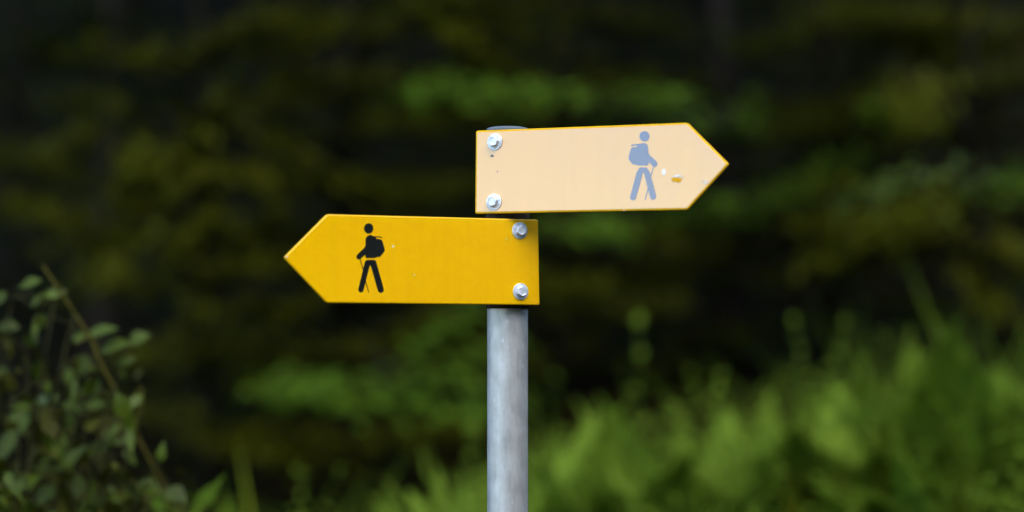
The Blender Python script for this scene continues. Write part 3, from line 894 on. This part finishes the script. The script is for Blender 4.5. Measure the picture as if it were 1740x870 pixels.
THICK = .0042
def clamp_shade(S, pyc, parent, hh):
    """dark band round the pole, its colour standing for shade beside the signs"""
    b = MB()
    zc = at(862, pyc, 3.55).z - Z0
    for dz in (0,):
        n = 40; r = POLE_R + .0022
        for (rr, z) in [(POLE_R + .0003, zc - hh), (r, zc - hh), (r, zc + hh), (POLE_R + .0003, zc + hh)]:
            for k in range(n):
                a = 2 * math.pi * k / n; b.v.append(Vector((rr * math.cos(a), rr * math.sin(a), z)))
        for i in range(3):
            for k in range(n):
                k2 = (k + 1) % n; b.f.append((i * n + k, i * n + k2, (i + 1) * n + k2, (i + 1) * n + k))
    b.build('clamp_shade_band', M_rust_shade, parent)

OFF = 0.0445
# deep yellow sign, pointing left: its arrow end comes towards the viewer
SL = Sign(25, 2.0, OFF, 442)
def inset(poly, k):
    """polygon moved inwards by k"""
    n = len(poly); area = sum(poly[i][0] * poly[(i + 1) % n][1] - poly[(i + 1) % n][0] * poly[i][1] for i in range(n))
    sg = 1 if area > 0 else -1
    out = []
    for i in range(n):
        p0, p1, p2 = Vector(poly[i - 1]), Vector(poly[i]), Vector(poly[(i + 1) % n])
        d1, d2 = (p1 - p0).normalized(), (p2 - p1).normalized()
        n1, n2 = Vector((-d1.y, d1.x)) * sg, Vector((-d2.y, d2.x)) * sg
        m = (n1 + n2); m = m / m.dot(n1)
        q = p1 + m * k; out.append((q.x, q.y))
    return out
FACE = .0005
def arrow_sign(S, pxs, mat, label, edge, bevel):
    uv = [S.uv(*p) for p in pxs]
    o = S.plate(uv, -THICK, 0, 'arrow_sign', M_rim, post, bevel=bevel, round_=.0035)
    o['label'] = label
    S.plate(inset(uv, edge), -.0004, FACE, 'sign_face', mat, o, bevel=.0004, round_=.002, segs=2)
    return o
left = arrow_sign(SL, [(482.5, 437.5), (555.5, 364), (914.5, 373), (917, 518.5), (555.5, 514.5)], M_yellow, 'deep yellow arrow sign pointing left with black hiker', .0011, .0011)
# pale shining sign, pointing right
SR = Sign(-25, 2.0, OFF, 287)
right = arrow_sign(SR, [(808.5, 222), (1168, 208.5), (1238.5, 279), (1168, 356.5), (807, 363.5)], M_yellow_dimmed, 'pale shining arrow sign pointing right with chipped paint', .0024, .0014)

def zl(p): return (560 + p[0] / 5.4375, 360 + p[1] / 5.4375)
def zr(p): return (1020 + p[0] / 5.4364, 200 + p[1] / 5.4364)
# hiker on the left sign
torso = [(330, 262), (334, 240), (347, 225), (365, 214), (385, 214), (402, 224), (440, 226), (466, 227), (488, 237), (484, 244), (462, 237), (430, 236),
         (428, 249), (455, 250), (475, 257), (487, 270), (511, 355), (505, 367), (466, 414), (455, 418), (425, 418), (425, 427), (330, 427), (330, 397),
         (322, 400), (287, 432), (268, 441), (251, 433), (245, 414), (253, 396), (330, 321)]
legs = [(328, 443), (425, 443), (437, 487), (499, 710), (500, 727), (491, 743), (472, 750), (453, 743), (444, 728), (377, 492), (371, 492), (313, 720),
        (308, 735), (290, 746), (271, 739), (262, 721), (265, 704), (310, 522)]
parts = []
for poly in [circle(360, 153, 43.5, 48), soften(torso, 1), soften(legs, 1)]:
    parts.append(SL.patch([zl(p) for p in poly], 'x', M_ink, left))
for q, hh in [((281, 436, 310, 540, 8), .00024), ((331, 640, 361, 746, 8), .00024)]:
    parts.append(SL.patch([zl(p) for p in line(*q)], 'x', M_ink, left, h=hh))
hk = merge(parts, 'hiker_pictogram')
# hiker on the right sign
torso = [(372, 240), (385, 236), (405, 234), (425, 240), (438, 254), (444, 270), (446, 335), (521, 402), (531, 425), (524, 445), (506, 458), (490, 452),
         (456, 415), (446, 415), (446, 442), (348, 442), (348, 435), (318, 435), (299, 427), (263, 383), (264, 360), (285, 284), (300, 271), (341, 271),
         (343, 259), (318, 256), (284, 264), (287, 252), (310, 244)]
legs = [(348, 459), (448, 459), (518, 720), (516, 742), (500, 757), (480, 757), (463, 744), (404, 503), (398, 503), (390, 530), (334, 738), (325, 755),
        (305, 764), (285, 757), (276, 740), (280, 722)]
parts = []
for poly in [circle(410, 172, 46, 48), soften(torso, 1), soften(legs, 1)]:
    parts.append(SR.patch([zr(p) for p in poly], 'x', M_ink_sheen, right))
for q, hh in [((494, 450, 468, 545, 9), .00024), ((443, 650, 418, 760, 9), .00024)]:
    parts.append(SR.patch([zr(p) for p in line(*q)], 'x', M_ink_sheen, right, h=hh))
hk2 = merge(parts, 'hiker_pictogram')

for (x, y, r) in [(842.5, 241, 8), (841, 343, 12)]: bolt(SR, x - 1.0, y, right, r)
for (x, y, r) in [(881.5, 392, 22), (883, 495.5, 28)]: bolt(SL, x + 1.0, y, left, r)
for py, hh in ((245, .009), (368, .016), (510, .0122)): clamp_shade(None, py, pole, hh)  # top is a hidden clamp; others painted-in shade, lowest also brown stain

# chips, flakes and specks of dirt
def blob(S, cx, cy, rx, ry, seed, mat, parent, name, h=.0003, jag=.3, n=18):
    rg = random.Random(seed)
    pts = []
    for k in range(n):
        a = 2 * math.pi * k / n; f = 1 + rg.uniform(-jag, jag)
        pts.append((cx + rx * f * math.cos(a), cy + ry * f * math.sin(a)))
    return S.patch(pts, name, mat, parent, h)
blob(SR, 1128.2, 292, 3.3, 5.4, 1, M_bare, right, 'paint_chip', jag=.08)
blob(SR, 1150.5, 300.5, 8.5, 3.8, 2, M_flake, right, 'paint_chip', h=.0003)
blob(SR, 1150, 305.8, 8.6, 4.4, 3, M_matte_yellow, right, 'paint_chip', h=.0005)
blob(SR, 1151, 299.5, 3.4, 1.8, 4, M_bare, right, 'paint_chip', h=.0008, jag=.5)
blob(SR, 1199, 308.5, 5.2, 2.6, 5, M_flake, right, 'paint_chip', h=.0004)
blob(SR, 836.5, 265, 2.6, 2.2, 6, M_dirt, right, 'dirt_speck', jag=.5)
blob(SR, 845, 291.5, 1.1, 1.1, 7, M_dirt, right, 'dirt_speck', jag=.5)
blob(SR, 1061, 357.5, 2.0, .9, 8, M_flake, right, 'paint_chip', jag=.4)
blob(SL, 667.8, 418.5, 2.4, 2.2, 9, M_flake, left, 'paint_chip', jag=.4)
blob(SL, 703.6, 467.3, 1.8, 1.2, 10, M_flake, left, 'paint_chip', jag=.4)
blob(SL, 860, 406, .9, 2.0, 11, M_flake, left, 'paint_chip', jag=.3)
blob(SL, 487, 436.5, 2.0, 1.6, 12, M_flake, left, 'paint_chip', jag=.3)
